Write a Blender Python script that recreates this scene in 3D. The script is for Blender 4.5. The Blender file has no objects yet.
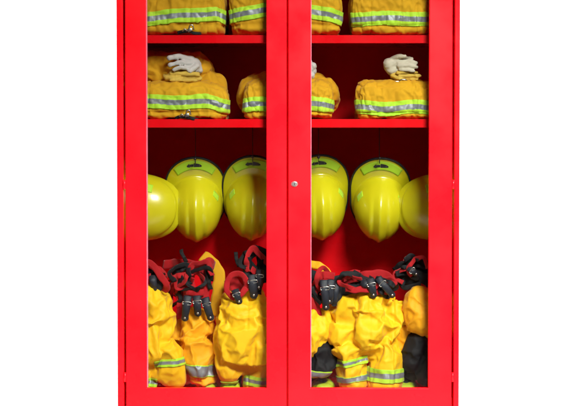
import bpy, bmesh, math, random
import numpy as np
from mathutils import Vector, Matrix, noise

random.seed(7)
SC = bpy.context.scene
COL = SC.collection
R = math.radians

# ------------------------------------------------------------------ camera
S = 0.0035                      # metres per photo pixel at the door plane
D = 4.8                         # camera to door plane
PITCH = 1.6
ZC = 0.90                       # height of the picture centre on the door plane
CAM = Vector((0.0, -D, ZC + D * math.tan(R(PITCH))))
FW = Vector((0, math.cos(R(PITCH)), -math.sin(R(PITCH))))
UP = Vector((0, math.sin(R(PITCH)), math.cos(R(PITCH))))
RT = Vector((1, 0, 0))
DIST = D / math.cos(R(PITCH))
cd = bpy.data.cameras.new('camera')
cam = bpy.data.objects.new('camera', cd); COL.objects.link(cam)
cam.location = CAM
cam.rotation_euler = (R(90 - PITCH), 0, 0)
cd.sensor_width = 36
cd.lens = 36 * DIST / (570 * S)
cd.clip_end = 100
SC.camera = cam


def U(px, py, y=0.0):
    """world point seen at photo pixel px,py lying on the vertical plane at depth y"""
    d = FW * DIST + RT * ((px - 285) * S) + UP * ((203 - py) * S)
    t = (y - CAM.y) / d.y
    return CAM + d * t


def K(y=0.0):
    return S * (D + y) / D


# ------------------------------------------------------------------ materials
def nodes(name):
    m = bpy.data.materials.new(name); m.use_nodes = True
    nt = m.node_tree
    return m, nt, nt.nodes['Principled BSDF']


def setp(b, **kw):
    for k, v in kw.items():
        k = k.replace('_', ' ')
        if k in b.inputs:
            b.inputs[k].default_value = v


def add(nt, t, **kw):
    n = nt.nodes.new(t)
    for k, v in kw.items():
        if k in n.inputs: n.inputs[k].default_value = v
        else: setattr(n, k, v)
    return n


def varied(nt, b, c1, c2, scale, detail=4, lo=0.35, hi=0.65, coord='Object', stretch=(1, 1, 1)):
    tc = add(nt, 'ShaderNodeTexCoord')
    mp = add(nt, 'ShaderNodeMapping'); mp.inputs['Scale'].default_value = stretch
    nz = add(nt, 'ShaderNodeTexNoise', Scale=scale, Detail=detail)
    rp = add(nt, 'ShaderNodeValToRGB')
    rp.color_ramp.elements[0].position = lo; rp.color_ramp.elements[1].position = hi
    rp.color_ramp.elements[0].color = (*c1, 1); rp.color_ramp.elements[1].color = (*c2, 1)
    nt.links.new(tc.outputs[coord], mp.inputs[0]); nt.links.new(mp.outputs[0], nz.inputs['Vector'])
    nt.links.new(nz.outputs['Fac'], rp.inputs[0]); nt.links.new(rp.outputs[0], b.inputs['Base Color'])
    return tc, nz, rp


def bump(nt, b, scale, strength, dist=0.002, detail=3, kind='noise', prev=None):
    tc = add(nt, 'ShaderNodeTexCoord')
    if kind == 'noise':
        t = add(nt, 'ShaderNodeTexNoise', Scale=scale, Detail=detail); out = t.outputs['Fac']
    else:
        t = add(nt, 'ShaderNodeTexVoronoi', Scale=scale); out = t.outputs['Distance']
    bp = add(nt, 'ShaderNodeBump', Strength=strength, Distance=dist)
    nt.links.new(tc.outputs['Object'], t.inputs['Vector']); nt.links.new(out, bp.inputs['Height'])
    if prev: nt.links.new(prev.outputs[0], bp.inputs['Normal'])
    nt.links.new(bp.outputs[0], b.inputs['Normal'])
    return bp


M = {}


def mk_paint(name, c1, c2, rough):
    m, nt, b = nodes(name)
    varied(nt, b, c1, c2, 3.0, 5)
    setp(b, Roughness=rough, Specular_IOR_Level=0.13, Coat_Weight=0.015, Coat_Roughness=0.25)
    tc = add(nt, 'ShaderNodeTexCoord')
    n2 = add(nt, 'ShaderNodeTexNoise', Scale=7.0, Detail=7.0)
    mr = add(nt, 'ShaderNodeMapRange'); mr.inputs['From Min'].default_value = 0.35; mr.inputs['From Max'].default_value = 0.65
    mr.inputs['To Min'].default_value = rough - 0.07; mr.inputs['To Max'].default_value = rough + 0.12
    nt.links.new(tc.outputs['Object'], n2.inputs['Vector']); nt.links.new(n2.outputs['Fac'], mr.inputs['Value']); nt.links.new(mr.outputs[0], b.inputs['Roughness'])
    p = bump(nt, b, 420, 0.06, 0.0006)
    bump(nt, b, 2.2, 0.045, 0.012, 2, prev=p)
    M[name] = m


mk_paint('red_paint', (0.79, 0.0036, 0.0085), (0.84, 0.0042, 0.0105), 0.30)


def mk_fabric(name, c1, c2, rough=0.85, sheen=0.25, weave=0.35):
    m, nt, b = nodes(name)
    tc, nz, rp = varied(nt, b, c1, c2, 9.0, 6, 0.3, 0.7)
    setp(b, Roughness=rough, Sheen_Weight=sheen, Sheen_Roughness=0.4, Specular_IOR_Level=0.3)
    p = bump(nt, b, 900, weave, 0.0012, 2)
    bump(nt, b, 60, 0.25, 0.004, 5, prev=p)
    M[name] = m


mk_fabric('gold_fabric', (0.60, 0.30, 0.008), (0.72, 0.395, 0.012), 0.85, 0.1)
mk_fabric('yellow_fabric', (0.92, 0.50, 0.007), (0.95, 0.60, 0.010), 0.55, 0.1)
mk_fabric('amber_fabric', (0.88, 0.38, 0.008), (0.93, 0.47, 0.010), 0.6, 0.1)
mk_fabric('brown_fabric', (0.26, 0.10, 0.012), (0.36, 0.15, 0.016))
mk_fabric('lime_tape', (0.40, 0.74, 0.030), (0.50, 0.80, 0.045), 0.6, 0.1, 0.2)
mk_fabric('lime_yellow_rubber', (0.34, 0.44, 0.018), (0.44, 0.54, 0.022), 0.5, 0.0, 0.1)
mk_fabric('red_webbing', (0.34, 0.005, 0.009), (0.48, 0.008, 0.013), 0.8, 0.2, 0.5)
mk_fabric('black_webbing', (0.006, 0.006, 0.008), (0.013, 0.013, 0.016), 0.7, 0.0, 0.5)
mk_fabric('dark_leather', (0.012, 0.014, 0.022), (0.028, 0.032, 0.046), 0.38, 0.0, 0.5)
mk_fabric('white_knit', (0.50, 0.48, 0.46), (0.62, 0.60, 0.58), 0.95, 0.3, 0.6)
mk_fabric('cream_knit', (0.55, 0.51, 0.39), (0.65, 0.61, 0.49), 0.95, 0.3, 0.6)
mk_fabric('yellow_leather', (0.55, 0.36, 0.05), (0.68, 0.47, 0.08), 0.7, 0.1, 0.4)
mk_fabric('black_rubber', (0.012, 0.012, 0.014), (0.03, 0.03, 0.035), 0.5, 0.0, 0.2)

m, nt, b = nodes('silver_tape')
varied(nt, b, (0.20, 0.22, 0.25), (0.30, 0.32, 0.34), 40, 4)
setp(b, Roughness=0.45, Metallic=0.25); bump(nt, b, 700, 0.2, 0.001)
M['silver_tape'] = m

m, nt, b = nodes('helmet_shell')
varied(nt, b, (0.59, 0.55, 0.008), (0.65, 0.61, 0.011), 6, 5)
setp(b, Roughness=0.30, Coat_Weight=0.5, Coat_Roughness=0.12, Subsurface_Weight=0.0)
bump(nt, b, 30, 0.04, 0.002, 4)
M['helmet_shell'] = m

m, nt, b = nodes('metal')
varied(nt, b, (0.45, 0.45, 0.44), (0.62, 0.61, 0.58), 80, 3)
setp(b, Roughness=0.32, Metallic=1.0)
M['metal'] = m

m, nt, b = nodes('black_plastic')
varied(nt, b, (0.008, 0.008, 0.010), (0.016, 0.016, 0.019), 30, 3)
setp(b, Roughness=0.38)
M['black_plastic'] = m

m, nt, b = nodes('backdrop_white')
varied(nt, b, (0.88, 0.88, 0.88), (0.90, 0.90, 0.90), 1.5, 3)
setp(b, Roughness=0.9)
M['backdrop_white'] = m

m, nt, b = nodes('lit_edge_pink')  # paler pink-red stands in for the highlight along the window's left edge
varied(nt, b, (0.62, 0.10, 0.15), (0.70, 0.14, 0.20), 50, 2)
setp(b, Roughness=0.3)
M['lit_edge_pink'] = m

# clear pane: straight-through transparency with a faint mirror coat
m = bpy.data.materials.new('clear_pane'); m.use_nodes = True
nt = m.node_tree; nt.nodes.clear()
out = add(nt, 'ShaderNodeOutputMaterial'); mx = add(nt, 'ShaderNodeMixShader')
tr = add(nt, 'ShaderNodeBsdfTransparent', Color=(0.80, 0.81, 0.80, 1))
gl = add(nt, 'ShaderNodeBsdfGlossy', Roughness=0.02)
fr = add(nt, 'ShaderNodeFresnel', IOR=1.25)
nt.links.new(fr.outputs[0], mx.inputs[0]); nt.links.new(tr.outputs[0], mx.inputs[1])
nt.links.new(gl.outputs[0], mx.inputs[2]); nt.links.new(mx.outputs[0], out.inputs[0])
M['clear_pane'] = m


# ------------------------------------------------------------------ object helpers
def thing(name, label, cat, loc, group=None):
    o = bpy.data.objects.new(name, None); COL.objects.link(o)
    o.empty_display_size = 0.05
    o.location = loc
    o['label'] = label; o['category'] = cat
    if group: o['group'] = group
    return o


def world_origin(o):
    v = Vector((0, 0, 0))
    while o is not None:
        v += Vector(o.location); o = o.parent
    return v


def obj(name, mesh, mat, parent=None, smooth=True, label=None):
    """link a mesh (BMesh or Mesh, in world coordinates) as ONE object below parent"""
    if isinstance(mesh, bmesh.types.BMesh):
        me = bpy.data.meshes.new(name); mesh.to_mesh(me); mesh.free()
    else:
        me = mesh
    me.name = name
    if parent is not None:
        me.transform(Matrix.Translation(-world_origin(parent)))
    if mat is not None:
        mats = mat if isinstance(mat, (list, tuple)) else [mat]
        idx = np.zeros(len(me.polygons), dtype=np.int32)
        me.polygons.foreach_get('material_index', idx)
        me.materials.clear()
        for k in mats: me.materials.append(M[k])
        if len(mats) > 1: me.polygons.foreach_set('material_index', idx)
    me.polygons.foreach_set('use_smooth', [smooth] * len(me.polygons))
    o = bpy.data.objects.new(name, me); COL.objects.link(o)
    o.parent = parent
    if label: o['label'] = label
    return o


def box(bm, x0, x1, y0, y1, z0, z1, bev=0.0, seg=2):
    r = bmesh.ops.create_cube(bm, size=1)
    vs = r['verts']
    for v in vs:
        v.co = Vector(((x0 + x1) / 2 + v.co.x * (x1 - x0), (y0 + y1) / 2 + v.co.y * (y1 - y0), (z0 + z1) / 2 + v.co.z * (z1 - z0)))
    if bev:
        es = list({e for v in vs for e in v.link_edges})
        bmesh.ops.bevel(bm, geom=es, offset=bev, segments=seg, affect='EDGES', profile=0.5)


def orient_box(bm, c, ax, ay, az, sx, sy, sz, bev=0.0):
    r = bmesh.ops.create_cube(bm, size=1)
    vs = r['verts']
    for v in vs:
        v.co = Vector(c) + ax * (v.co.x * sx) + ay * (v.co.y * sy) + az * (v.co.z * sz)
    if bev:
        es = list({e for v in vs for e in v.link_edges})
        bmesh.ops.bevel(bm, geom=es, offset=bev, segments=2, affect='EDGES', profile=0.5)


def smooth_path(pts, n=8):
    P = [Vector(p) for p in pts]
    if len(P) < 3:
        return [P[0].lerp(P[-1], i / n) for i in range(n + 1)]
    o = []
    Q = [P[0] * 2 - P[1]] + P + [P[-1] * 2 - P[-2]]
    for i in range(1, len(Q) - 2):
        a, b_, c, d = Q[i - 1:i + 3]
        for k in range(n):
            t = k / n
            o.append(0.5 * ((2 * b_) + (c - a) * t + (2 * a - 5 * b_ + 4 * c - d) * t * t + (3 * b_ - a - 3 * c + d) * t ** 3))
    o.append(P[-1])
    return o


def tube(bm, pts, r, n=10, sm=8, cap=True):
    P = smooth_path(pts, sm)
    rings = []
    ref = Vector((0.31, 0.2, 0.93)).normalized()
    for i, p in enumerate(P):
        t = (P[min(i + 1, len(P) - 1)] - P[max(i - 1, 0)]).normalized()
        a = t.cross(ref).normalized(); b_ = t.cross(a).normalized()
        rr = r(i / (len(P) - 1)) if callable(r) else r
        rings.append([bm.verts.new(p + (a * math.cos(k * 2 * math.pi / n) + b_ * math.sin(k * 2 * math.pi / n)) * rr) for k in range(n)])
    for a, b_ in zip(rings, rings[1:]):
        for k in range(n):
            bm.faces.new((a[k], a[(k + 1) % n], b_[(k + 1) % n], b_[k]))
    if cap:
        bm.faces.new(rings[0][::-1]); bm.faces.new(rings[-1])


def ribbon(bm, pts, w, th=0.003, twist=None, facing=Vector((0, -1, 0)), sm=8, wob=0.0, arch=0.0):
    """flat webbing along pts (world points), width w (metres), a thickness and gentle cupping"""
    P = smooth_path(pts, sm)
    n = len(P)
    rows = []
    for i, p in enumerate(P):
        f = i / (n - 1)
        t = (P[min(i + 1, n - 1)] - P[max(i - 1, 0)]).normalized()
        s = t.cross(facing)
        if s.length < 0.05: s = t.cross(Vector((0.3, -0.5, 0.8)))
        s.normalize()
        nn = s.cross(t).normalized()
        if twist:
            k = f * (len(twist) - 1); j = min(int(k), len(twist) - 2)
            a = R(twist[j] + (twist[j + 1] - twist[j]) * (k - j))
            s, nn = s * math.cos(a) + nn * math.sin(a), nn * math.cos(a) - s * math.sin(a)
        pp = p + nn * (wob * math.sin(f * 17 + p.x * 40)) + Vector((fn(p, 30), fn(p + Vector((5, 3, 1)), 30), fn(p + Vector((1, 8, 4)), 30))) * 0.006 * (1 if wob else 0)
        ww_k = 1 + 0.25 * fn(p + Vector((2, 2, 9)), 35)
        ww = (w(f) if callable(w) else w) * (ww_k if wob else 1)
        up, lo = [], []
        for q in (-1, -0.6, 0, 0.6, 1):
            c = pp + s * (ww / 2 * q) + nn * (arch * (1 - q * q))
            e = th / 2 * (0.55 if abs(q) == 1 else 1)
            up.append(bm.verts.new(c + nn * e)); lo.append(bm.verts.new(c - nn * e))
        rows.append(up + lo[::-1])
    for a, b_ in zip(rows, rows[1:]):
        for k in range(10):
            bm.faces.new((a[k], a[(k + 1) % 10], b_[(k + 1) % 10], b_[k]))
    bm.faces.new(rows[0][::-1]); bm.faces.new(rows[-1])
    bmesh.ops.recalc_face_normals(bm, faces=bm.faces[:])


def W(pts):
    return [U(*p) for p in pts]


def blob(parts, voxel, smooth=6, yscale=1.0):
    """union of tapered capsules: parts = [(p0, p1, r0, r1)] in world metres -> one continuous Mesh"""
    bm = bmesh.new()
    for p0, p1, r0, r1 in parts:
        p0, p1 = Vector(p0), Vector(p1)
        L = (p1 - p0).length
        n = max(1, int(L / (0.28 * min(r0, r1))) + 1) if L > 1e-5 else 0
        for i in range(n + 1):
            f = i / n if n else 0
            c = p0.lerp(p1, f); r = r0 + (r1 - r0) * f
            bmesh.ops.create_icosphere(bm, subdivisions=3, radius=1, matrix=Matrix.Translation(c) @ Matrix.Diagonal((r, r * yscale, r, 1)))
    me = bpy.data.meshes.new('blob'); bm.to_mesh(me); bm.free()
    o = bpy.data.objects.new('blob', me); COL.objects.link(o)
    md = o.modifiers.new('r', 'REMESH'); md.mode = 'VOXEL'; md.voxel_size = voxel
    if smooth:
        s = o.modifiers.new('s', 'SMOOTH'); s.iterations = smooth; s.factor = 0.5
    dg = bpy.context.evaluated_depsgraph_get(); dg.update()
    res = bpy.data.meshes.new_from_object(o.evaluated_get(dg))
    bpy.data.objects.remove(o); bpy.data.meshes.remove(me)
    return res


def fn(p, f):
    return noise.noise(p * f)


def ridge(p, f):
    return 1 - abs(noise.noise(p * f)) * 2


def displace(me, func):
    me.update()
    n = len(me.vertices)
    no = [v.normal.copy() for v in me.vertices]
    for v, k in zip(me.vertices, no):
        v.co = v.co + func(v.co, k)
    me.update()


def shell_band(me, axis, offs, warp=None, keep=None, off=0.0022, thick=0.0016):
    """cut a belt of a body mesh between planes at offs along axis and lift it off the surface: reflective tape"""
    bm = bmesh.new(); bm.from_mesh(me)
    axis = Vector(axis).normalized()
    if warp:
        for v in bm.verts: v.co += axis * -warp(v.co)
    bm.normal_update()
    for d in offs:
        bmesh.ops.bisect_plane(bm, geom=bm.verts[:] + bm.edges[:] + bm.faces[:], plane_co=axis * d, plane_no=axis, dist=1e-6)
    dead = []
    for f in bm.faces:
        h = f.calc_center_median().dot(axis)
        c = f.calc_center_median()
        if h < offs[0] or h > offs[-1] or (keep and not keep(c, f.normal)):
            dead.append(f)
    bmesh.ops.delete(bm, geom=dead, context='FACES')
    left, isl = set(bm.faces), []
    while left:                                             # keep the largest piece only
        st = [left.pop()]; cur = list(st)
        while st:
            f = st.pop()
            for e in f.edges:
                for g in e.link_faces:
                    if g in left: left.discard(g); st.append(g); cur.append(g)
        isl.append(cur)
    isl.sort(key=len)
    small = [f for c in isl[:-1] for f in c]
    if small: bmesh.ops.delete(bm, geom=small, context='FACES')
    for f in bm.faces:
        h = f.calc_center_median().dot(axis)
        k = 0
        for i in range(len(offs) - 1):
            if offs[i] <= h <= offs[i + 1]: k = i
        f.material_index = 1 if (k == 1 and len(offs) == 4) else 0
    bm.normal_update()
    if warp:
        for v in bm.verts: v.co += axis * warp(v.co - axis * 0)
    nor = {v: v.normal.copy() for v in bm.verts}
    for v in bm.verts: v.co += nor[v] * (off + thick)
    ret = bmesh.ops.extrude_face_region(bm, geom=bm.faces[:])
    nv = [g for g in ret['geom'] if isinstance(g, bmesh.types.BMVert)]
    # extruded copy becomes the inner side
    for v in nv: v.co -= v.normal * 0
    src = [v for v in nor if v.is_valid]
    for v in src: v.co -= nor[v] * thick
    bmesh.ops.recalc_face_normals(bm, faces=bm.faces[:])
    return bm


def clothify(me, grow=0.16, frames=20, goal=0.08, stiff=4.0, bend=0.8, grav=0.0):
    """let the fabric relax as slightly oversized cloth so that it buckles into real folds"""
    o = bpy.data.objects.new('tmp_cloth', me); COL.objects.link(o)
    vg = o.vertex_groups.new(name='pin')
    vg.add(list(range(len(me.vertices))), goal, 'REPLACE')
    md = o.modifiers.new('c', 'CLOTH'); st = md.settings
    st.quality = 5; st.mass = 0.25
    st.tension_stiffness = st.compression_stiffness = stiff * 4
    st.shear_stiffness = stiff; st.bending_stiffness = bend
    st.vertex_group_mass = 'pin'; st.pin_stiffness = 0.6
    st.shrink_min = -grow; st.air_damping = 2
    st.tension_damping = st.compression_damping = st.shear_damping = 8
    st.effector_weights.gravity = grav
    md.collision_settings.use_self_collision = False
    md.point_cache.frame_start = 1; md.point_cache.frame_end = frames
    for f in range(1, frames + 1): SC.frame_set(f)
    sb = o.modifiers.new('s', 'SUBSURF'); sb.levels = sb.render_levels = 1
    dg = bpy.context.evaluated_depsgraph_get(); dg.update()
    res = bpy.data.meshes.new_from_object(o.evaluated_get(dg))
    bpy.data.objects.remove(o)
    SC.frame_set(1)
    return res


# ------------------------------------------------------------------ backdrop (setting)
bm = bmesh.new()
prof = [(-9.0, 0.0)] + [(y, 0.0) for y in (-4, -1, 1.0)]
for k in range(13):
    a = k / 12 * math.pi / 2
    prof.append((1.6 + 0.9 * math.sin(a), 0.9 - 0.9 * math.cos(a)))
prof += [(2.5, 2.0), (2.5, 4.5)]
rows = [[bm.verts.new((x, y, z)) for x in (-9, -4, 0, 4, 9)] for y, z in prof]
for a, b_ in zip(rows, rows[1:]):
    for k in range(4): bm.faces.new((a[k], a[k + 1], b_[k + 1], b_[k]))
bd = obj('backdrop', bm, 'backdrop_white'); bd['kind'] = 'structure'

# ------------------------------------------------------------------ the cabinet
CD = 0.52                                                   # cabinet depth
X = lambda px, y=0: U(px, 203, y).x
Z = lambda py, y=0: U(285, py, y).z
zb, zt = 0.0, Z(-78)
cab = thing('storage_cabinet', 'tall red steel double-door cabinet with clear windows full of firefighting gear', 'cabinet', (X(288.5), 0.25, 0))
TH = 0.018
xl, xr = X(117), X(459.5)
for a, b_ in ((xl, X(123.4)), (X(454.2), xr)):
    bm = bmesh.new(); box(bm, a, b_, 0.0, CD, zb, zt, 0.003)
    obj('side_panel', bm, 'red_paint', cab, False)
xi, xo = X(123.4), X(454.2)
bm = bmesh.new(); box(bm, xi, xo, CD - 0.012, CD - 0.001, 0.09, zt - 0.001); obj('back_panel', bm, 'red_paint', cab, False)
bm = bmesh.new(); box(bm, xi, xo, 0.002, CD - 0.012, zt - 0.03, zt - 0.001, 0.002); obj('top_panel', bm, 'red_paint', cab, False)
FLOOR = Z(399)
bm = bmesh.new(); box(bm, xi, xo, 0.032, CD - 0.012, FLOOR - 0.025, FLOOR, 0.002); obj('floor_panel', bm, 'red_paint', cab, False)
bm = bmesh.new(); box(bm, xi, xo, 0.03, 0.045, 0.0, FLOOR - 0.025, 0.002); obj('plinth', bm, 'red_paint', cab, False)
SH = []
for y0, y1, dep in ((35.2, 43.2, 0.045), (119.2, 127.6, 0.045)):
    za, zb_ = Z(y1, dep), Z(y0, dep)
    bm = bmesh.new()
    box(bm, xi + 0.001, xo - 0.001, dep, dep + 0.002, za, zb_, 0.0008)                 # folded front lip
    box(bm, xi + 0.001, xo - 0.001, dep + 0.0021, CD - 0.013, zb_ - 0.0035, zb_ - 0.0005)  # tray
    box(bm, xi + 0.001, xo - 0.001, dep + 0.0021, dep + 0.016, za, za + 0.002)          # return flange
    obj('shelf', bm, 'red_paint', cab, False)
    SH.append((zb_, za, dep))
dz0, dz1 = Z(428), Z(-70)


def door(pxa, pxb, ox0, ox1, oy0, oy1, lock=None, hinge_px=None, hx=1):
    xa, xb, x0, x1 = X(pxa), X(pxb), X(ox0), X(ox1)
    z0, z1 = Z(oy1), Z(oy0)
    t0, t1 = -0.004, 0.020
    bm = bmesh.new()
    # one sheet with a window: ring of quads front and back, then bevelled
    def ring(y, e=0.0):
        o = [(xa, dz0), (xb, dz0), (xb, dz1), (xa, dz1)]
        i = [(x0 - e, z0 - e), (x1 + e, z0 - e), (x1 + e, z1 + e), (x0 - e, z1 + e)]
        return [bm.verts.new((x, y, z)) for x, z in o], [bm.verts.new((x, y, z)) for x, z in i]
    fo, fi = ring(t0); bo, bi = ring(t1)
    for k in range(4):
        j = (k + 1) % 4
        bm.faces.new((fo[k], fo[j], fi[j], fi[k])); bm.faces.new((bo[j], bo[k], bi[k], bi[j]))
        bm.faces.new((fo[j], fo[k], bo[k], bo[j])); bm.faces.new((fi[k], fi[j], bi[j], bi[k]))
    bmesh.ops.recalc_face_normals(bm, faces=bm.faces[:])
    es = [e for e in bm.edges if e.is_manifold and e.calc_face_angle() > 0.5]
    bmesh.ops.bevel(bm, geom=es, offset=0.0025, segments=3, affect='EDGES', profile=0.5)
    d = obj('door', bm, 'red_paint', cab, False)
    bm = bmesh.new(); box(bm, x0 - 0.012, x1 + 0.012, t1 + 0.0012, t1 + 0.0052, z0 - 0.012, z1 + 0.012)
    obj('window_pane', bm, 'clear_pane', d, False)
    bm = bmesh.new()                                        # added slim strip, its paler red paints light caught on the opening's left edge
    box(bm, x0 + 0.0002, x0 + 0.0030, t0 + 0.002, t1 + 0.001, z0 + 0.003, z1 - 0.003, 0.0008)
    obj('lit_edge_strip', bm, 'lit_edge_pink', d, False)
    for hy in (-30, 184.5, 377):                            # hinge knuckles across the gap
        bm = bmesh.new()
        hp = X(hinge_px)
        tube(bm, [(hp, -0.001, Z(hy + 4.6)), (hp, -0.001, Z(hy - 4.6))], 0.0056, 14, 2)
        tube(bm, [(hp, -0.001, Z(hy + 0.15)), (hp, -0.001, Z(hy - 0.15))], 0.0062, 14, 2)
        obj('hinge', bm, 'red_paint', d)
    if lock:
        c = U(lock[0], lock[1], -0.004)
        bm = bmesh.new()
        for rad, y0, y1 in ((0.0135, -0.002, 0.0035), (0.0100, 0.0036, 0.0062)):
            bmesh.ops.create_cone(bm, cap_ends=True, segments=32, radius1=rad, radius2=rad * 0.86, depth=y1 - y0,
                                  matrix=Matrix.Translation((c.x, c.y - (y0 + y1) / 2, c.z)) @ Matrix.Rotation(R(90), 4, 'X') @ Matrix.Diagonal((1, 0.8, 1, 1)))
        lk = obj('lock', bm, 'metal', d, False)
        bm = bmesh.new(); box(bm, c.x - 0.0011, c.x + 0.0011, c.y - 0.0068, c.y - 0.0055, c.z - 0.0042, c.z + 0.0042)
        obj('keyhole', bm, 'black_plastic', lk, False)


door(125.7, 286.5, 146.5, 266.5, -52, 388, None, 124.5)
door(288.3, 452.0, 310.5, 428.8, -52, 388, (294.5, 184), 453.2)
# overlap strip closing the middle gap from behind (belongs to the cabinet's right door in reality)
bm = bmesh.new(); box(bm, X(285.5), X(289.5), 0.0215, 0.024, dz0 + 0.01, dz1 - 0.01)
obj('door_stop', bm, 'red_paint', cab, False)

# helmet hooks hang below the lower shelf
HOOKS = [(195.3, 160.5), (252.6, 158.5), (318.5, 159), (379.5, 160)]


# ------------------------------------------------------------------ helmets
HA, HB, HH = 0.099, 0.124, 0.150


def brim_w(phi):
    c = math.cos(phi)                                       # phi 0 = front (+Y), pi = rear
    return 0.011 + 0.060 * max(0, -c) ** 1.8 + 0.012 * max(0, c) ** 2


def dome_pt(phi, r):
    x = HA * r * math.sin(phi); y = HB * r * math.cos(phi)
    z = HH * max(0.0, 1 - r ** 2.6) ** 0.54
    z *= 1 - 0.05 * abs(x) / HA
    fade = max(0.0, 1 - r ** 6)
    side = max(0.0, 1 - r ** 2.5)
    rid = (0.0080 - 0.0025 * r ** 3) * math.exp(-(x / 0.013) ** 2) + side * (0.0036 * math.exp(-((abs(x) - 0.040) / 0.010) ** 2) - 0.0026 * math.exp(-((abs(x) - 0.025) / 0.006) ** 2))
    z += rid * fade
    k = 1 + 0.6 * rid * fade / HH
    return Vector((x, y * k, z))


def brim_pt(phi, s):
    w = brim_w(phi)
    b0 = dome_pt(phi, 1.0)
    d = Vector((math.sin(phi) * HB, math.cos(phi) * HA, 0)).normalized()
    drop = -0.004 - 0.012 * s ** 1.5 - 0.010 * max(0, -math.cos(phi)) ** 2 * s ** 2
    sag = 0.006 * math.sin(min(1, s * 1.15) * math.pi) * -1
    return b0 + d * (w * s) + Vector((0, 0, drop * 1.0 + sag * 0.3))


def make_helmet(label, origin, tilt, yaw=0.0, roll=0.0, flaw=0):
    org = Vector(origin)
    t = thing('safety_helmet', label, 'helmet', org, 'yellow helmets hanging under the lower shelf')
    base = Matrix(((1, 0, 0), (0, 0, -1), (0, -1, 0)))      # local x->x, y(front)->-Z, z(crown)->-Y
    rot = Matrix.Rotation(R(yaw), 3, 'Z') @ Matrix.Rotation(R(tilt), 3, 'X') @ Matrix.Rotation(R(roll), 3, 'Y') @ base
    T = lambda p: org + rot @ p
    NP = 144
    bm = bmesh.new()
    rows = []
    rs = [math.sin(i / 40 * math.pi / 2) for i in range(1, 41)]
    top = bm.verts.new(T(dome_pt(0, 0.0001)))
    for r in rs: rows.append([bm.verts.new(T(dome_pt(2 * math.pi * k / NP, r))) for k in range(NP)])
    for i in range(1, 13): rows.append([bm.verts.new(T(brim_pt(2 * math.pi * k / NP, i / 12))) for k in range(NP)])
    for k in range(NP): bm.faces.new((top, rows[0][k], rows[0][(k + 1) % NP]))
    for a, b_ in zip(rows, rows[1:]):
        for k in range(NP): bm.faces.new((a[k], b_[k], b_[(k + 1) % NP], a[(k + 1) % NP]))
    bmesh.ops.recalc_face_normals(bm, faces=bm.faces[:])
    bmesh.ops.solidify(bm, geom=bm.faces[:], thickness=-0.003)
    obj('shell', bm, 'helmet_shell', t)
    bm = bmesh.new()                                        # black edging round the brim
    P = [T(brim_pt(2 * math.pi * k / 96, 1.0)) for k in range(96)]
    rings = []
    for k in range(96):
        tg = (P[(k + 1) % 96] - P[k - 1]).normalized(); a = tg.cross(rot @ Vector((0, 0, 1))).normalized(); b_ = tg.cross(a)
        rings.append([bm.verts.new(P[k] + (a * math.cos(q * math.pi / 4) * 0.0038 + b_ * math.sin(q * math.pi / 4) * 0.0055)) for q in range(8)])
    for k in range(96):
        for q in range(8):
            bm.faces.new((rings[k][q], rings[k][(q + 1) % 8], rings[(k + 1) % 96][(q + 1) % 8], rings[(k + 1) % 96][q]))
    bmesh.ops.recalc_face_normals(bm, faces=bm.faces[:])
    obj('brim_edging', bm, 'black_rubber', t)
    bm = bmesh.new()                                        # dark head liner hidden inside
    bmesh.ops.create_uvsphere(bm, u_segments=32, v_segments=16, radius=1)
    for v in bm.verts:
        v.co = T(Vector((v.co.x * HA * 0.88, v.co.y * HB * 0.88, max(v.co.z, -0.08) * HH * 0.82 - 0.004)))
    obj('liner', bm, 'black_webbing', t)

    def patch(name, fnc, u0, u1, v0, v1, mat, nu=24, nv=6, lift=0.0022, wfn=None):
        bm = bmesh.new()
        g = []
        for i in range(nu + 1):
            row = []
            for j in range(nv + 1):
                u = u0 + (u1 - u0) * i / nu; v = v0 + (v1 - v0) * j / nv
                if wfn: v = (v0 + v1) / 2 + (v - (v0 + v1) / 2) * wfn(i / nu)
                e = 1e-3
                p = fnc(u, v); nn = (fnc(u + e, v) - p).cross(fnc(u, v + e) - p)
                if nn.length < 1e-12: nn = Vector((0, 0, 1))
                nn.normalize()
                if nn.z < 0: nn = -nn
                row.append((p, nn))
            g.append(row)
        V0 = [[bm.verts.new(T(p + n_ * lift)) for p, n_ in row] for row in g]
        V1 = [[bm.verts.new(T(p + n_ * (lift - 0.0016))) for p, n_ in row] for row in g]
        for i in range(nu):
            for j in range(nv):
                bm.faces.new((V0[i][j], V0[i + 1][j], V0[i + 1][j + 1], V0[i][j + 1]))
        loop = [(i, 0) for i in range(nu)] + [(nu, j) for j in range(nv)] + [(i, nv) for i in range(nu, 0, -1)] + [(0, j) for j in range(nv, 0, -1)]
        for (a, b_), (c, d) in zip(loop, loop[1:] + loop[:1]):
            bm.faces.new((V0[a][b_], V1[a][b_], V1[c][d], V0[c][d]))
        bmesh.ops.recalc_face_normals(bm, faces=bm.faces[:])
        return obj(name, bm, mat, t)
    pi = math.pi
    st = patch('brim_sticker', brim_pt, pi - 0.52, pi + 0.52, 0.40, 0.86, 'lime_tape')
    bm = bmesh.new()
    # small black emblem printed on the sticker: bar with a notch and a pointed end
    def bp(u, v): return T(brim_pt(pi + u, v) + Vector((0, 0, 0.0030)))
    def quad(u0, u1, va, vb, vc=None, vd=None):
        vc = va if vc is None else vc; vd = vb if vd is None else vd
        n = 5
        L = [[bp(u0 + (u1 - u0) * i / n, (va + (vc - va) * i / n)), bp(u0 + (u1 - u0) * i / n, (vb + (vd - vb) * i / n))] for i in range(n + 1)]
        vs = [[bm.verts.new(p) for p in r] for r in L]
        for a, b_ in zip(vs, vs[1:]): bm.faces.new((a[0], b_[0], b_[1], a[1]))
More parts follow.
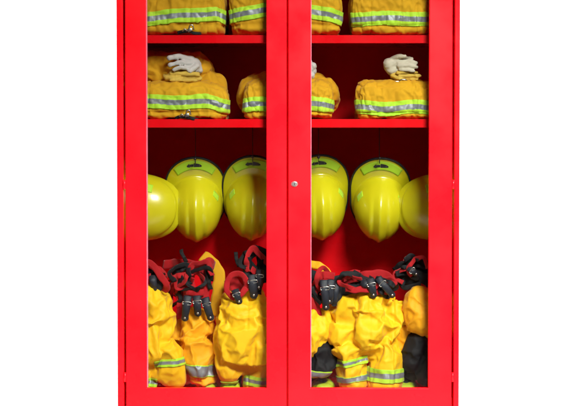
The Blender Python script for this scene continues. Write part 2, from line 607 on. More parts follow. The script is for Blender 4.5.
    quad(-0.17, -0.115, 0.60, 0.66, 0.56, 0.72); quad(-0.113, 0.02, 0.56, 0.72, 0.54, 0.75); quad(0.024, 0.12, 0.57, 0.70); quad(0.123, 0.19, 0.54, 0.75, 0.60, 0.66)
    obj('emblem', bm, 'black_plastic', st, False)
    for sg in (-1, 1):
        patch('side_sticker', dome_pt, pi + sg * 0.78, pi + sg * 1.08, 0.925, 0.975, 'lime_tape', 14, 4, 0.0018)
    return t


HD = 0.335
helm = [
    ('yellow helmet seen side-on, half hidden by the left door stile', (139.5, 207), 4, 84, 3),
    ('bright yellow helmet hanging in the middle of the left window, next to the half-hidden one', (195.8, 203.5), 37, 4, -1.5),
    ('yellow helmet against the inner edge of the left window above the big yellow trousers', (252.0, 202), 37, 1, 2.0),
    ('bright yellow helmet cut by the left edge of the right window, beside the lock', (319, 202), 35, 6, -3),
    ('darker yellow helmet hanging in the middle of the right window', (379.8, 203.5), 38.5, -4, 2.0),
    ('yellow helmet turned side-on at the far right edge of the right window', (438.7, 207), 4, -84, -3),
]
HO = []
for lab, (px, py), tilt, yaw, roll in helm:
    y = HD if tilt > 20 else 0.26
    HO.append(make_helmet(lab, U(px, py, y), tilt, yaw, roll))
for px, py in HOOKS:
    y = HD - 0.128
    bm = bmesh.new()
    zt_ = SH[1][1] + 0.001
    p = U(px, py, y)
    tube(bm, [(p.x, y + 0.01, SH[1][0] - 0.004), (p.x, y + 0.01, p.z + 0.05), (p.x, y + 0.012, p.z + 0.006), (p.x, y + 0.004, p.z - 0.012), (p.x, y - 0.012, p.z - 0.010), (p.x, y - 0.014, p.z + 0.004)], 0.0012, 8, 8)
    bmesh.ops.create_uvsphere(bm, u_segments=12, v_segments=8, radius=0.0055, matrix=Matrix.Translation((p.x, y - 0.014, p.z + 0.006)))
    obj('helmet_hook', bm, 'black_plastic', cab)


# ------------------------------------------------------------------ folded coats
def ease(a, b_, x):
    t = max(0, min(1, (x - a) / (b_ - a))); return t * t * (3 - 2 * t)


def make_coat(label, px0, px1, pyt, pyb, y0, dep, band_py, arch=None, seed=0, mound=None, clasp=None, tape=(5.0, 4.5), skew=0.0, mat='gold_fabric'):
    """a thick coat folded to a puffy block; arch(px) = how many px the whole front rises there"""
    yc = y0 + dep / 2
    k = K(y0 + 0.03)
    cx = (U(px0, 203, y0 + 0.03).x + U(px1, 203, y0 + 0.03).x) / 2; hw = (px1 - px0) / 2 * k
    zb0 = U(285, pyb, y0 + 0.03).z; ht = (pyb - pyt) * k
    org = Vector((cx, yc, zb0))
    t = thing('folded_coat', label, 'coat', org, 'folded firefighter coats on the shelves')
    pxof = lambda x: 285 + x / k
    wz = lambda co: (arch(pxof(co.x)) * k if arch else 0.0)
    sd = Vector((seed * 7.3, seed * 3.1, seed * 5.7))
    NU, NX = 90, 64
    bm = bmesh.new(); rows = []
    for i in range(NX + 1):
        a = -1 + 2 * i / NX
        xx = math.copysign(abs(math.sin(a * math.pi / 2)), a)
        e = max(0.0, 1 - abs(xx) ** 7.0) ** (1 / 2.6)
        e = max(e, 0.02)
        row = []
        for j in range(NU):
            th = 2 * math.pi * j / NU
            c, s = math.cos(th), math.sin(th)
            n = 3.4 if s > 0 else 7.0
            rr = (abs(c) ** n + abs(s) ** n) ** (-1 / n)
            y = c * rr; z = s * rr
            zz = z * (ht / 2) * (0.62 + 0.38 * e if z > 0 else 0.9 + 0.1 * e)
            yy = y * dep / 2 * (0.55 + 0.45 * e)
            f = max(e, 0.0) if e < 0.06 else 1
            row.append(bm.verts.new((cx + xx * hw * (0.93 + 0.07 * math.sqrt(max(0, 1 - min(1, abs(z)) ** 2.2)) * e ** 0.2), yc + yy * f, zb0 + ht / 2 + zz * f)))
        rows.append(row)
    for a, b_ in zip(rows, rows[1:]):
        for j in range(NU): bm.faces.new((a[j], a[(j + 1) % NU], b_[(j + 1) % NU], b_[j]))
    bm.faces.new(rows[0][::-1]); bm.faces.new(rows[-1])
    bmesh.ops.recalc_face_normals(bm, faces=bm.faces[:])
    me = bpy.data.meshes.new('body'); bm.to_mesh(me); bm.free()

    def disp(p, n):
        q = p + sd
        w = Vector((q.x * 1.0, q.y, q.z * 0.35)) + Vector((fn(q, 9), 0, fn(q + Vector((9, 2, 1)), 9))) * 0.02
        d = 0.006 * fn(q, 7) + 0.0042 * (ridge(w, 16) - 0.6) + 0.0022 * (ridge(w + Vector((5, 5, 5)), 34) - 0.6)
        hz = (p.z - zb0) / ht
        # quilting pull-in along the two edges of the tape and a fold line low on the front
        d -= 0.004 * math.exp(-((hz - 0.16 - 0.03 * fn(q, 11)) / 0.022) ** 2)
        d -= 0.003 * math.exp(-((hz - 0.84 - 0.03 * fn(q, 8)) / 0.02) ** 2)
        d += 0.002 * fn(Vector((q.x * 2, q.y * 2, q.z)), 60)
        return n * d
    displace(me, disp)
    me = clothify(me, 0.095, 16, 0.22, 4.0, 0.35, 0.0)
    sx = [cx + hw * q for q in (-0.52 + 0.1 * math.sin(seed), 0.12 + 0.2 * math.sin(seed * 2.3), 0.62)]
    displace(me, lambda p, n: n * -(sum(0.0028 * math.exp(-((p.x - q - 0.004 * fn(p + sd, 14)) / 0.0028) ** 2) for q in sx) + 0.0035 * math.exp(-((p.z - zb0 - ht * (0.17 + 0.02 * fn(p + sd, 9))) / 0.004) ** 2)))
    for v in me.vertices:
        v.co.z += wz(v.co) * ease(0.0, 0.55, (v.co.z - zb0) / ht) if arch else 0
    for v in me.vertices:                                   # rests flat on the shelf
        if v.co.z < zb0 + 0.0005: v.co.z = zb0 + 0.0005
    me.update()
    zc = U(285, band_py, y0 + 0.01).z
    kk = K(y0)
    h1, h2 = tape[0] / 2 * kk, (tape[0] / 2 + tape[1]) * kk
    bb = shell_band(me, (0, 0, 1), [zc - h2, zc - h1, zc + h1, zc + h2], warp=lambda co: wz(co) * 0.95 + skew * (co.x - cx) + 0.0025 * math.sin(co.x * 31 + seed),
                    keep=lambda c, n: c.y < yc + dep * 0.2)
    obj('body', me, mat, t)
    obj('reflective_band', bb, ['lime_tape', 'silver_tape'], t)
    if mound:
        a0, a1, top, dy = mound
        parts = []
        for q in range(9):
            f = q / 8
            px = a0 + (a1 - a0) * f
            h = 15 + 3 * math.sin(f * math.pi)
            if mound[1] > 300: drop = 10 * (2 * f - 1) ** 2
            else: drop = 22 * ease(0.62, 1.0, f)
            p = U(px, top + h + drop, dy)
            parts.append((p, p + Vector((0, 0.05, -0.03)), h * K(dy), h * K(dy)))
        mm = blob(parts, 0.006, 8)
        mm = clothify(mm, 0.12, 16, 0.1)
        displace(mm, lambda p, n: n * (0.003 * fn(p + sd, 11) + 0.006 * (ridge(Vector((p.x, p.y, p.z * 0.6)) + sd, 19) - 0.6)))
        obj('collar', mm, 'gold_fabric', t)
    if clasp:
        for (px, py) in clasp:
            c = U(px, py, y0 - 0.006)
            bm = bmesh.new()
            ribbon(bm, [c + Vector((-0.042, 0.010, -0.006)), c + Vector((-0.02, 0.0, 0.000)), c + Vector((0.012, -0.002, -0.002)), c + Vector((0.04, 0.010, -0.006))], 0.011, 0.004, [0, 15, -10, 20], wob=0.001)
            st = obj('strap', bm, 'black_webbing', t)
            bm = bmesh.new()
            orient_box(bm, c + Vector((0.0, -0.009, 0.006)), Vector((0.94, 0, 0.34)), Vector((0, 1, 0)), Vector((-0.34, 0, 0.94)), 0.017, 0.004, 0.012, 0.0015)
            tube(bm, [c + Vector((-0.004, -0.010, 0.004)), c + Vector((0.000, -0.013, 0.020)), c + Vector((0.010, -0.012, 0.022)), c + Vector((0.014, -0.010, 0.006))], 0.0022, 8, 6)
            tube(bm, [c + Vector((-0.026, -0.008, 0.001)), c + Vector((-0.018, -0.012, 0.009)), c + Vector((-0.010, -0.010, 0.002))], 0.002, 8, 6)
            obj('buckle', bm, 'metal', st)
    return t


YF = 0.048
make_coat('folded tan coat on the top shelf at left, its reflective band rising to the right', 129, 226.5, -20, 35.0, YF, 0.30, 16.5, lambda p: (p - 180) * 0.085 - 5.5 * ease(214, 228, p), 1, None, [(190, 32)])
make_coat('folded tan coat on the top shelf behind the middle door stiles with arched band', 229, 342.5, -20, 35.0, YF, 0.30, 14.5, lambda p: 5.5 - ((p - 284) / 22.0) ** 2 * (1.0 if p < 284 else 1.15) * 1.35, 2)
make_coat('folded tan coat on the top shelf at right with a level reflective band', 350.5, 431, -16, 35.0, YF, 0.30, 19, lambda p: 0.0, 3)
make_coat('folded tan coat with a brown collar under the white glove at left', 129, 229, 81, 119.6, YF, 0.30, 103.0, lambda p: 1.0 - 4.5 * ease(205, 230, p), 4, (154, 211, 51, 0.20), [(187, 117)])
make_coat('folded tan coat mostly hidden behind the middle door stiles on the lower shelf', 242.5, 334.5, 79, 119.6, YF, 0.30, 105.0, lambda p: 1.0 - ((p - 288) / 46) ** 4 * 2.5, 5, (254, 322, 67, 0.21))
make_coat('folded tan coat under the cream glove on the right of the lower shelf', 356.5, 440, 79.5, 119.6, YF, 0.30, 108.0, lambda p: 0.6 * math.sin(p / 9), 6)


# ------------------------------------------------------------------ gloves
def make_glove(label, pts, mat, group, voxel=0.0024, cuff=None, cuffmat=None, yflat=1.0, seed=0):
    base = min((p for p in pts), key=lambda q: -q[0][1])
    P = []
    for (a, b_, r0, r1) in pts:
        P.append((U(*a), U(*b_), r0 * K(a[2]), r1 * K(b_[2])))
    zlow = min(min(p[0].z - p[2], p[1].z - p[3]) for p in P)
    cen = sum((p[0] for p in P), Vector()) / len(P)
    t = thing('work_glove', label, 'glove', Vector((cen.x, cen.y, zlow)), group)
    me = blob(P, voxel, 3, yflat)
    sd = Vector((seed, seed * 2, 0))
    displace(me, lambda p, n: n * (0.0022 * fn(p + sd, 45) + 0.0018 * (ridge(p + sd, 60) - 0.6)))
    obj('hand', me, mat, t)
    if cuff:
        bm = bmesh.new(); ribbon(bm, W(cuff[0]), cuff[1] * S, 0.006, sm=8, arch=0.004)
        obj('cuff', bm, cuffmat, t)
    return t


GG = 'gloves lying on the folded coats'
gy = 0.13
# left pile: white glove, fingers to the left, palm curling at the right; yellow glove below
make_glove('white glove with curled fingers on top of the left coat pile', [
    ((195, 63.5, gy), (197, 69, gy), 5.6, 5.0), ((186, 62, gy), (196, 65, gy), 5.0, 5.6),
    ((192, 59.6, gy - .01), (180, 56.6, gy - .025), 3.0, 2.9), ((180, 56.6, gy - .025), (169.5, 58.0, gy - .035), 2.9, 2.6), ((190, 58.5, gy + .03), (172, 56.0, gy + .02), 2.6, 2.3),
    ((191, 64.2, gy - .02), (180, 62.4, gy - .035), 2.5, 2.4), ((180, 62.4, gy - .035), (170, 65.0, gy - .04), 2.4, 2.1), ((190, 68.6, gy - .03), (180, 67.4, gy - .045), 2.2, 2.1), ((180, 67.4, gy - .045), (174, 69.6, gy - .045), 2.1, 1.9),
    ((197, 66, gy - .02), (190, 71, gy - .035), 3.0, 2.6), ((190, 70.5, gy), (199, 70.5, gy), 3.4, 3.6)], 'white_knit', GG, seed=1)
make_glove('yellow leather glove squashed under the white glove at left', [
    ((172, 73.5, gy), (197, 74.0, gy), 3.4, 3.4), ((172, 73.5, gy - .03), (198, 74.5, gy - .03), 2.6, 2.8),
    ((176, 78.5, gy - .02), (199, 78.5, gy - .02), 3.1, 3.2), ((166, 78.0, gy - .03), (180, 79.0, gy - .04), 2.5, 2.5),
    ((165, 76.0, gy), (178, 75.5, gy), 2.3, 2.6), ((168, 79.5, gy + .02), (186, 79, gy + .02), 2.4, 2.6), ((171, 80.3, gy - .045), (196, 80.5, gy - .045), 1.6, 1.7)], 'yellow_leather', GG, seed=2)
# hidden middle pile
make_glove('white glove just showing past the middle stile of the right door', [
    ((298, 68, gy), (308, 68, gy), 8.0, 7.0), ((308, 66, gy), (313, 66, gy - .01), 4.2, 3.6), ((307, 71, gy), (313.2, 71, gy), 4.2, 3.6), ((306, 74, gy - .02), (312, 75.5, gy - .02), 3.6, 3.2),
    ((296, 74, gy), (300, 77, gy), 4.0, 3.6), ((300, 62, gy), (309, 61.5, gy), 3.4, 3.0)], 'white_knit', GG, seed=3)
# right pile: cream glove with fingers fanned to the right, yellow glove below
make_glove('cream glove with fanned fingers on top of the right coat pile', [
    ((389, 66, gy), (392, 70, gy), 5.6, 5.6), ((389, 64, gy), (398, 63, gy), 6.0, 5.6), ((397, 70, gy), (405, 70, gy), 4.4, 3.8),
    ((394, 60.0, gy), (405, 57.6, gy), 2.5, 2.3), ((405, 57.6, gy), (412, 59.0, gy - .01), 2.3, 1.9), ((398, 62.6, gy - .015), (409, 61.2, gy - .02), 2.3, 2.2), ((409, 61.2, gy - .02), (416, 63.2, gy - .025), 2.2, 1.8),
    ((399, 66.0, gy - .022), (409, 65.4, gy - .03), 2.3, 2.2), ((409, 65.4, gy - .03), (416.5, 67.4, gy - .03), 2.2, 1.8), ((400, 69.6, gy - .022), (408, 69.8, gy - .03), 2.1, 2.0), ((408, 69.8, gy - .03), (413.5, 71.2, gy - .03), 2.0, 1.7),
    ((390, 60.5, gy + .0), (398, 56.0, gy - .02), 2.6, 2.3), ((398, 56.0, gy - .02), (405, 56.4, gy - .03), 2.3, 1.9)], 'cream_knit', GG, seed=4)
make_glove('yellow leather glove lying under the cream glove at right', [
    ((393, 74.0, gy), (404, 74.5, gy), 4.0, 4.2), ((398, 73.0, gy - .02), (417, 72.5, gy - .02), 2.1, 1.6), ((400, 76.2, gy - .035), (420, 75.8, gy - .045), 2.1, 1.7),
    ((402, 79.4, gy - .03), (417, 79.2, gy - .04), 1.8, 1.5), ((393, 77.0, gy), (402, 79.0, gy), 3.0, 2.6), ((400, 74, gy + .03), (416, 74, gy + .03), 2.7, 2.3), ((392, 76, gy - .02), (401, 79.6, gy - .04), 2.2, 1.9)], 'yellow_leather', GG, seed=5)
# metal clip between glove and coat on the right
cl = U(403, 82.2, gy - 0.045)
cp = thing('snap_hook', 'small bright metal clip lying between yellow glove and right coat', 'clip', cl)
bm = bmesh.new()
tube(bm, [cl + Vector((-0.016, 0, 0.000)), cl + Vector((-0.006, -0.004, 0.008)), cl + Vector((0.008, -0.004, 0.008)), cl + Vector((0.014, 0, 0.001)), cl + Vector((0.006, 0.003, -0.005)), cl + Vector((-0.010, 0.002, -0.004))], 0.0028, 10, 8)
obj('hook_body', bm, 'metal', cp)
bm = bmesh.new(); box(bm, cl.x - 0.03, cl.x - 0.014, cl.y - 0.004, cl.y + 0.004, cl.z - 0.005, cl.z + 0.004, 0.0015)
obj('swivel', bm, 'metal', cp)


# ------------------------------------------------------------------ boots
def make_boot(label, px, y, toe_py=381.5, w=12.0, yaw=0, h=62):
    """black rubber boot standing on the cabinet floor, lime toe cap towards the door"""
    k = K(y)
    toe = U(px, toe_py, y)
    org = Vector((toe.x, y + 0.10, FLOOR))
    t = thing('rubber_boot', label, 'boot', org, 'black rubber boots under the trousers')
    rot = Matrix.Rotation(R(yaw), 3, 'Z')
    r = w * k
    hz = toe.z - FLOOR                                      # height of toe cap
    f = lambda x, yy, z: org + rot @ Vector((x, yy, z))
    me = blob([(f(0, -0.06, hz * 0.52), f(0, 0.0, hz * 0.62), r * 0.86, r * 0.9), (f(0, 0.0, hz * 0.6), f(0, 0.11, hz * 0.6), r * 0.86, r * 0.8),
               (f(0, 0.03, hz * 0.9), f(0, 0.075, hz * 1.7), r * 0.86, r * 0.98), (f(0, 0.075, hz * 1.7), f(0, 0.085, h * k), r * 0.98, r * 1.12)], 0.006, 6)
    for v in me.vertices: v.co.z = max(v.co.z, FLOOR + 0.012)
    displace(me, lambda p, n: n * (0.003 * fn(p, 18)))
    obj('upper', me, 'black_rubber', t)
    cap = blob([(f(-r * 0.55, -0.07, 0.014), f(r * 0.55, -0.07, 0.014), r * 0.62, r * 0.62), (f(-r * 0.35, -0.10, 0.012), f(r * 0.35, -0.10, 0.012), r * 0.55, r * 0.55), (f(-r * 0.4, -0.04, 0.018), f(r * 0.4, -0.04, 0.018), r * 0.66, r * 0.66)], 0.004, 6)
    for v in cap.vertices: v.co.z = max(v.co.z, FLOOR + 0.014)
    obj('toe_cap', cap, 'lime_yellow_rubber', t)
    bm = bmesh.new()
    out = []
    for q in range(40):
        a = q / 40 * 2 * math.pi
        x = math.cos(a) * r * 1.02 * (1 - 0.12 * (math.sin(a) > 0)); yy = math.sin(a) * (0.145) + 0.015
        out.append(f(x, yy, 0))
    lo = [bm.verts.new(p + Vector((0, 0, 0.0008))) for p in out]; hi = [bm.verts.new(p + Vector((0, 0, 0.018))) for p in out]
    bm.faces.new(lo[::-1]); bm.faces.new(hi)
    for q in range(40): bm.faces.new((lo[q], lo[(q + 1) % 40], hi[(q + 1) % 40], hi[q]))
    obj('sole', bm, 'black_rubber', t)
    return t


make_boot('black boot with lime toe cap under the amber middle-left trousers', 204, 0.15, 386, 10, 6)
make_boot('black boot, lime toe cap barely showing under the large yellow trousers in the left window', 231, 0.12, 386, 9, -4)
make_boot('black boot with lime toe cap at the left edge of the right window', 322, 0.14, 386, 10.5, 5, 50)
make_boot('black boot with lime toe cap in the dark right corner of the right window', 409, 0.14, 386, 10, -6, 58)


# ------------------------------------------------------------------ trousers
TG = 'turnout trousers with red braces in the bottom of the cabinet'


def make_trousers(label, caps, mat, seed, bands, fold=1.0, yscale=0.95, bend=0.6, seams=(), sm=14):
    P = [(U(*a), U(*b_), r0 * K(a[2]), r1 * K(b_[2])) for a, b_, r0, r1 in caps]
    cen = sum((p[0] for p in P), Vector()) / len(P)
    t = thing('turnout_trousers', label, 'trousers', Vector((cen.x, cen.y, FLOOR)), TG)
    me = blob(P, 0.0075, sm, yscale)
    sd = Vector((seed * 3.7, seed * 9.1, seed * 1.9))

    def disp(p, n):
        q = p + sd
        wv = Vector((fn(q, 8), fn(q + Vector((3, 1, 7)), 8), fn(q + Vector((7, 7, 2)), 8))) * 0.03
        hgt = ease(Z(340), Z(372), p.z)                      # crumple lines across near the cuffs, long drapes above
        v = Vector((q.x, q.y, q.z * 0.45)) + wv
        h = Vector((q.x * 0.45, q.y * 0.45, q.z)) + wv
        return n * (-0.002 + 0.009 * fn(q, 7) + fold * (0.010 * (ridge(v, 9) - 0.6) * (0.3 + 0.7 * hgt) + 0.012 * (ridge(h, 13) - 0.6) * (1.0 - 0.8 * hgt)))
    displace(me, disp)
    me = clothify(me, 0.19 * fold, 20, 0.12 if bend < 0.9 else 0.10, 4.0, bend)
    sxs = [U(q, 320, 0.1).x for q in seams]
    displace(me, lambda p, n: n * (0.0022 * (max(0, ridge(Vector((p.x, p.y, p.z * 0.6)) + sd + n * 0.01, 17)) ** 3 - 0.35) + 0.0012 * (ridge(p + sd, 42) - 0.6) - sum(0.0034 * math.exp(-((p.x - q - 0.010 * fn(p + sd, 5)) / 0.0038) ** 2) for q in sxs)))
    for v in me.vertices:
        v.co.z = max(v.co.z, FLOOR + 0.002)
        v.co.x = min(max(v.co.x, xi + 0.006), xo - 0.006)
        v.co.y = min(max(v.co.y, 0.034), CD - 0.02)
    me.update()
    bl = []
    for (py, px, ang, wid, xa, xb, ymax) in bands:
        c = U(px, py, 0.1)
        ax = Vector((math.sin(R(ang)), 0, math.cos(R(ang))))
        o = c.dot(ax); k = K(0.12)
        a, m_ = wid[0] * k, wid[1] * k
        X0, X1 = U(xa, py, 0.12).x, U(xb, py, 0.12).x
        bl.append(shell_band(me, ax, [o - m_ / 2 - a, o - m_ / 2, o + m_ / 2, o + m_ / 2 + a], keep=lambda q, n, X0=X0, X1=X1: X0 < q.x < X1))
    obj('fabric', me, mat, t)
    for b_ in bl: obj('reflective_band', b_, ['lime_tape', 'silver_tape'], t)
    return t


def strap(t, pts, w, mat='red_webbing', name='brace', **kw):
    bm = bmesh.new()
    ribbon(bm, W(pts), w * S, kw.pop('th', 0.0035), kw.pop('twist', None), wob=kw.pop('wob', 0.0015), **kw)
    return obj(name, bm, mat, t)


def tangle(t, px, py, y, w, h, n, seed, mats=(('red_webbing', 'brace'), ('black_webbing', 'elastic')), wid=(3.5, 6.5)):
    """loose loops of webbing lying over one another"""
    rg = random.Random(seed)
    for i in range(n):
        a = rg.uniform(0, 6.28); pts = []
        cx, cy = px + rg.uniform(-.25, .25) * w, py + rg.uniform(-.2, .2) * h
        for k in range(rg.randint(4, 6)):
            rr = rg.uniform(0.35, 1.0)
            pts.append((cx + math.cos(a) * rr * w / 2, cy + math.sin(a) * rr * h / 2, y + rg.uniform(-.02, .03)))
            a += rg.uniform(0.5, 1.3)
        mt, nm = mats[i % len(mats)]
        strap(t, pts, rg.uniform(*wid), mt, nm, twist=[rg.uniform(-50, 50) for _ in range(5)], th=0.0028)


def tab(t, px, py, y, length=14, w=7, ang=0, hook=True):
    """black leather tab with a metal clip at its end"""
    c = U(px, py, y); k = K(y)
    d = Vector((math.sin(R(ang)), 0, -math.cos(R(ang)))); s = Vector((math.cos(R(ang)), 0, math.sin(R(ang))))
    bm = bmesh.new()
    L = length * k
    ribbon(bm, [c, c + d * L * 0.35 + Vector((0, -0.012, 0)), c + d * L * 0.75 + Vector((0, -0.010, 0)), c + d * L], lambda f: w * k * (1 - 0.25 * f), 0.006, [0, 12, -8, 5], arch=0.003)
    e = c + d * L
    bmesh.ops.create_uvsphere(bm, u_segments=16, v_segments=10, radius=w * k * 0.42, matrix=Matrix.Translation(e) @ Matrix.Diagonal((1, 0.5, 1, 1)))
    o = obj('clip_tab', bm, 'dark_leather', t)
    if hook:
        bm = bmesh.new()
        q = c + d * L * 0.25 + Vector((0, -0.016, 0))
        hw = w * k * 0.42
        tube(bm, [q - s * hw, q - s * hw + d * 0.009, q + s * hw + d * 0.009, q + s * hw, q - s * hw * 0.9], 0.0018, 8, 3)
        obj('clip', bm, 'metal', o)
        bm = bmesh.new()
        bmesh.ops.create_uvsphere(bm, u_segments=12, v_segments=8, radius=0.0042, matrix=Matrix.Translation(e + Vector((0, -0.011, 0))) @ Matrix.Diagonal((1, 0.5, 1, 1)))
        obj('rivet', bm, 'metal', o)
    return o


# A: far left
A = make_trousers('bright yellow trousers cut by the left edge of the left window', [
    ((146, 306, .14), (148, 345, .13), 24, 24), ((160, 306, .15), (160, 335, .14), 13, 15), ((158, 340, .14), (171, 356, .12), 15, 13),
    ((171, 358, .12), (171, 368, .12), 13, 13), ((163, 376, .115), (178, 378, .12), 8.5, 8), ((144, 350, .13), (145, 396, .12), 16, 13)], 'yellow_fabric', 1,
    [(362, 172, -6, (2.2, 3.2), 155, 189, .3), (382.5, 150, 2, (2.8, 3.2), 128, 158.2, .3)], bend=0.9, sm=20)
strap(A, [(140, 262, .12), (150, 263, .10), (160, 274, .09), (167, 287, .10), (163, 292, .12)], 7, twist=[20, 0, 10, -10, 20])
strap(A, [(143, 272, .13), (152, 275, .11), (157, 284, .11), (152, 294, .12)], 13, 'black_webbing', 'brace_backing', twist=[0, 10, 0, 10])
tab(A, 153, 276, .10, 12, 8, 5, False)
tangle(A, 156, 276, .115, 22, 22, 4, 18)
# B: middle-left, darker
Bt = make_trousers('amber trousers between two yellow pairs in the left window', [
    ((196, 322, .20), (197, 345, .18), 17, 19), ((184, 322, .23), (186, 350, .2), 12, 12), ((208, 328, .21), (208, 345, .21), 9, 11), ((197, 345, .18), (198, 366, .17), 19, 17),
    ((203, 366, .17), (204, 376, .17), 12, 12), ((186, 360, .2), (186, 375, .2), 11, 9)], 'amber_fabric', 2,
    [(372, 203, 4, (1.0, 10.0), 186, 219, .3)], 1.1)
strap(Bt, [(164, 265, .24), (176, 263, .20), (190, 264, .17), (201, 271, .16), (206, 284, .16), (205, 300, .16)], 9, twist=[30, 10, -15, 20, 0, 10])
strap(Bt, [(172, 283, .24), (182, 276, .19), (194, 272, .165), (208, 262, .17), (214, 266, .2)], 9, twist=[-20, 15, 0, 25, 40])
strap(Bt, [(187, 268, .18), (188, 280, .165), (190, 292, .16), (193, 302, .155)], 13, twist=[0, 15, -10, 0])
strap(Bt, [(173, 268, .22), (178, 284, .20), (181, 300, .19), (184, 318, .18)], 11, twist=[20, -10, 20, 0])
strap(Bt, [(186, 292, .145), (195, 293, .135), (204, 292, .145)], 6.5, twist=[0, 0, 0])
strap(Bt, [(172, 272, .165), (180, 270, .15), (188, 264, .15)], 6, 'black_webbing', 'elastic', twist=[0, 10, 0])
strap(Bt, [(189, 270, .145), (190, 276, .14), (191, 285, .145)], 4.5, 'black_webbing', 'elastic', twist=[0, 10, 0])
strap(Bt, [(206, 262, .15), (209, 276, .145), (211, 290, .15)], 5, 'black_webbing', 'elastic', twist=[0, 10, 0])
strap(Bt, [(181, 250, .17), (183, 256, .15), (186, 262, .16)], 4, 'black_webbing', 'elastic', twist=[0, 20, 0])
tab(Bt, 188, 296, .13, 22, 9, -8); tab(Bt, 197, 296, .125, 17, 9, 3); tab(Bt, 205, 298, .13, 20, 9, 16)
strap(Bt, [(203, 256, .25), (212, 262, .24), (219, 276, .23), (217, 296, .22), (212, 316, .22)], 12, 'gold_fabric', 'flap', th=0.006, twist=[35, 10, 0, -15, -20])
tangle(Bt, 190, 276, .135, 36, 30, 7, 11)
tangle(Bt, 176, 292, .19, 16, 36, 4, 12)
# C: big yellow
Ct = make_trousers('large bright yellow trousers against the inner edge of the left window', [
    ((236, 304, .16), (240, 340, .12), 15, 24), ((254, 302, .15), (257, 345, .12), 16, 22), ((226, 318, .18), (229, 348, .15), 10, 14), ((244, 318, .13), (244, 340, .11), 22, 24),
    ((231, 350, .14), (230, 371, .13), 14, 13.5), ((256, 355, .14), (257, 392, .14), 14, 12)], 'yellow_fabric', 13,
    [(382, 257, 3, (3.0, 3.4), 244, 275, .3), (385.5, 231, 0, (3.0, 1.5), 217, 243.5, .3)], 0.95, bend=0.95, seams=(248,), sm=30)
strap(Ct, [(247, 288, .10), (246, 279, .09), (238, 274, .10), (229, 278, .10), (226, 288, .10), (232, 296, .095), (241, 295, .095), (247, 288, .095)], 6, twist=[20, 10, 20, 0, 10, -10, 0, 20])
strap(Ct, [(228, 277, .17), (234, 283, .15), (240, 292, .14)], 13, twist=[0, 15, 0])
strap(Ct, [(243, 268, .15), (250, 255, .13), (258, 250, .12), (266, 254, .13)], 10, 'black_webbing', 'elastic', twist=[0, 20, 0, 0])
strap(Ct, [(246, 262, .13), (252, 268, .12), (258, 280, .11), (256, 294, .11)], 11, 'black_webbing', 'elastic', twist=[10, 0, 25, 0])
strap(Ct, [(262, 252, .13), (263, 266, .12), (266, 282, .12)], 11, 'black_webbing', 'elastic', twist=[10, 0, 25])
strap(Ct, [(236, 252, .2), (237, 259, .19), (239, 266, .19)], 4, 'black_webbing', 'elastic', twist=[10, 0, 25])
tab(Ct, 235, 290, .085, 12, 8, 20); tab(Ct, 252, 275, .10, 20, 10, 5); tab(Ct, 260, 270, .10, 17, 8, -4)
tangle(Ct, 254, 268, .115, 24, 34, 6, 13, (('black_webbing', 'elastic'), ('black_webbing', 'elastic'), ('red_webbing', 'brace')))
# D: left of right window
Dt = make_trousers('yellow trousers cut by the left edge of the right window', [
    ((306, 318, .16), (310, 340, .15), 17, 17), ((320, 316, .16), (318, 334, .15), 10, 13), ((326, 310, .16), (326, 322, .16), 5, 7)], 'yellow_fabric', 4, [], 0.9)
strap(Dt, [(303, 262, .20), (314, 264, .18), (322, 268, .17), (328, 274, .16)], 8, 'amber_fabric', 'flap', th=0.008, twist=[0, 20, 0, 10])
strap(Dt, [(316, 277, .11), (325, 275, .10), (334, 276, .11)], 8, twist=[0, 10, 0])
strap(Dt, [(312, 284, .14), (314, 300, .13), (315, 316, .13)], 13, twist=[0, 10, 0])
strap(Dt, [(306, 272, .17), (314, 276, .15), (318, 284, .15)], 10, 'black_webbing', 'elastic', twist=[0, 10, 0])
strap(Dt, [(335, 276, .14), (338, 290, .13), (336, 304, .13)], 9, 'black_webbing', 'elastic', twist=[0, 20, 0])
tab(Dt, 324, 280, .10, 27, 9, 4); tab(Dt, 331, 280, .105, 21, 9, -4); tab(Dt, 337, 284, .12, 20, 7, -8, False)
tangle(Dt, 324, 288, .115, 22, 34, 5, 14, (('black_webbing', 'elastic'), ('red_webbing', 'brace')))
dk = make_trousers('black trouser leg with grey tape slumped at the left edge of the right window', [
    ((300, 356, .17), (320, 354, .15), 13, 12), ((320, 354, .15), (327, 362, .15), 12, 10), ((304, 370, .15), (322, 368, .13), 11, 10), ((312, 340, .2), (322, 348, .18), 10, 10)], 'black_webbing', 5, [(374.5, 318, 4, (1.0, 4.6), 296, 335, .3)], 0.8, bend=0.5)
# E: big pair
E = make_trousers('big yellow trousers with both legs showing in the middle of the right window', [
    ((352, 312, .16), (346, 334, .14), 18, 18), ((372, 304, .16), (368, 330, .13), 20, 24), ((390, 304, .16), (390, 332, .14), 14, 16), ((362, 302, .17), (392, 298, .17), 12, 8),
    ((340, 318, .19), (343, 345, .18), 15, 12), ((402, 308, .18), (403, 330, .18), 10, 12), ((347, 335, .14), (351, 352, .13), 17, 16), ((351, 352, .13), (352, 378, .13), 15, 14), ((343, 340, .15), (340, 352, .14), 9, 10), ((386, 336, .14), (386, 360, .12), 16, 16), ((386, 360, .12), (386, 380, .12), 15.5, 15.5),
    ((362, 352, .14), (354, 356, .13), 12, 12), ((348, 362, .135), (346, 368, .14), 14, 12)], 'yellow_fabric', 16,
    [(375.2, 386, 1, (4.2, 5.2), 366, 407, .3), (361.6, 356, -9, (2.4, 2.6), 330, 367.5, .3), (379, 352, -5, (0.6, 4.5), 330, 367.5, .3)], 1.05, bend=0.95, seams=(369, 394), sm=30)
strap(E, [(340, 285, .14), (352, 279, .12), (366, 275, .11), (382, 274, .12), (394, 281, .15)], 9, twist=[0, 15, 0, 10, 20])
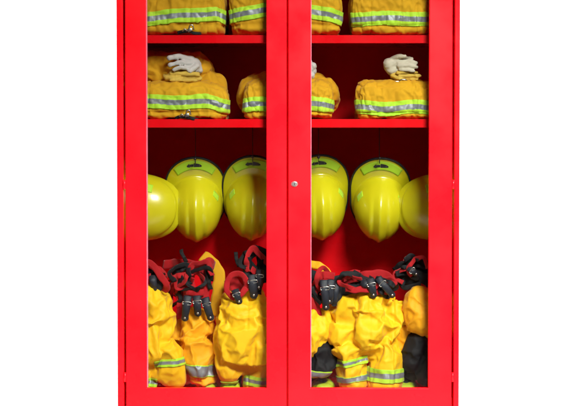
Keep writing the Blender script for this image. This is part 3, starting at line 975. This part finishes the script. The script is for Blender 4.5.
strap(E, [(343, 277, .16), (352, 272, .14), (360, 273, .14)], 6, twist=[0, 15, 0])
strap(E, [(338, 292, .15), (350, 290, .12), (364, 286, .11), (378, 284, .115), (392, 290, .13)], 9, 'black_webbing', 'elastic', twist=[10, 0, 15, 0, 10])
strap(E, [(352, 272, .13), (362, 279, .105), (372, 285, .10), (380, 292, .10)], 8, 'black_webbing', 'elastic', twist=[10, 0, 15, 0])
strap(E, [(374, 294, .10), (383, 291, .095), (390, 292, .10)], 6, twist=[0, 0, 0])
tab(E, 370, 279, .09, 16, 9, 12); tab(E, 378, 278, .09, 22, 8, 40); tab(E, 362, 282, .095, 9, 8, 60, False)
tangle(E, 366, 283, .10, 50, 18, 8, 15)
tangle(E, 386, 288, .105, 24, 14, 3, 16, (('black_webbing', 'elastic'),))
# F: right corner
F = make_trousers('yellow trousers bulging at the right edge of the right window above black cloth', [
    ((421, 304, .13), (421, 318, .12), 17, 16), ((434, 306, .14), (434, 325, .14), 14, 14), ((408, 334, .18), (402, 348, .18), 11, 9)], 'amber_fabric', 7, [], 0.8)
strap(F, [(396, 272, .2), (404, 266, .17), (414, 264, .16), (428, 268, .15)], 12, 'black_webbing', 'elastic', twist=[0, 15, 0, 10])
strap(F, [(398, 284, .19), (408, 279, .16), (418, 277, .14), (432, 282, .13)], 13, 'black_webbing', 'elastic', twist=[0, 15, 0, 10])
strap(F, [(404, 258, .2), (412, 262, .18), (420, 262, .17)], 6, 'red_webbing', 'brace', twist=[0, 15, 0])
tab(F, 409, 268, .13, 9, 7, 50)
tangle(F, 412, 272, .14, 32, 24, 7, 17, (('black_webbing', 'elastic'), ('black_webbing', 'elastic'), ('red_webbing', 'brace')))
fk = make_trousers('black trouser leg with one lime stripe heaped in the right corner below the yellow bulge', [
    ((420, 345, .14), (412, 360, .14), 14, 13), ((426, 345, .14), (428, 372, .13), 12, 13), ((412, 360, .15), (410, 372, .16), 11, 9)], 'black_webbing', 8, [(370, 425, 20, (2.6, 0.8), 418, 436, .3)], 0.9, bend=0.5)


# ------------------------------------------------------------------ light
def area(name, loc, target, size, power, color=(1, 1, 1), sy=None):
    l = bpy.data.lights.new(name, 'AREA'); l.energy = power; l.size = size; l.color = color
    if sy: l.shape = 'RECTANGLE'; l.size_y = sy
    o = bpy.data.objects.new(name, l); COL.objects.link(o)
    o.location = loc
    o.rotation_euler = (Vector(target) - Vector(loc)).to_track_quat('-Z', 'Y').to_euler()
    return o


k_ = area('key_lamp', (1.25, -3.4, 3.3), (0.12, 0.1, 0.30), 1.2, 62, (1.0, 0.97, 0.93))
k_.data.spread = R(48)
area('fill_lamp', (-0.3, -3.6, 3.7), (0.0, 0.1, 0.6), 1.2, 1.8, (1.0, 0.98, 0.97))
area('backdrop_lamp', (-2.2, 0.8, 2.8), (-2.0, 2.5, 1.0), 1.4, 135)
area('backdrop_lamp', (2.2, 0.8, 2.8), (2.0, 2.5, 1.0), 1.4, 135)
wd = bpy.data.worlds.new('World'); SC.world = wd; wd.use_nodes = True
wd.node_tree.nodes['Background'].inputs[0].default_value = (0.9, 0.93, 1.0, 1)
wd.node_tree.nodes['Background'].inputs[1].default_value = 0.014

SC.view_settings.view_transform = 'Standard'
SC.view_settings.look = 'None'
SC.view_settings.exposure = 0.0
SC.cycles.use_denoising = True
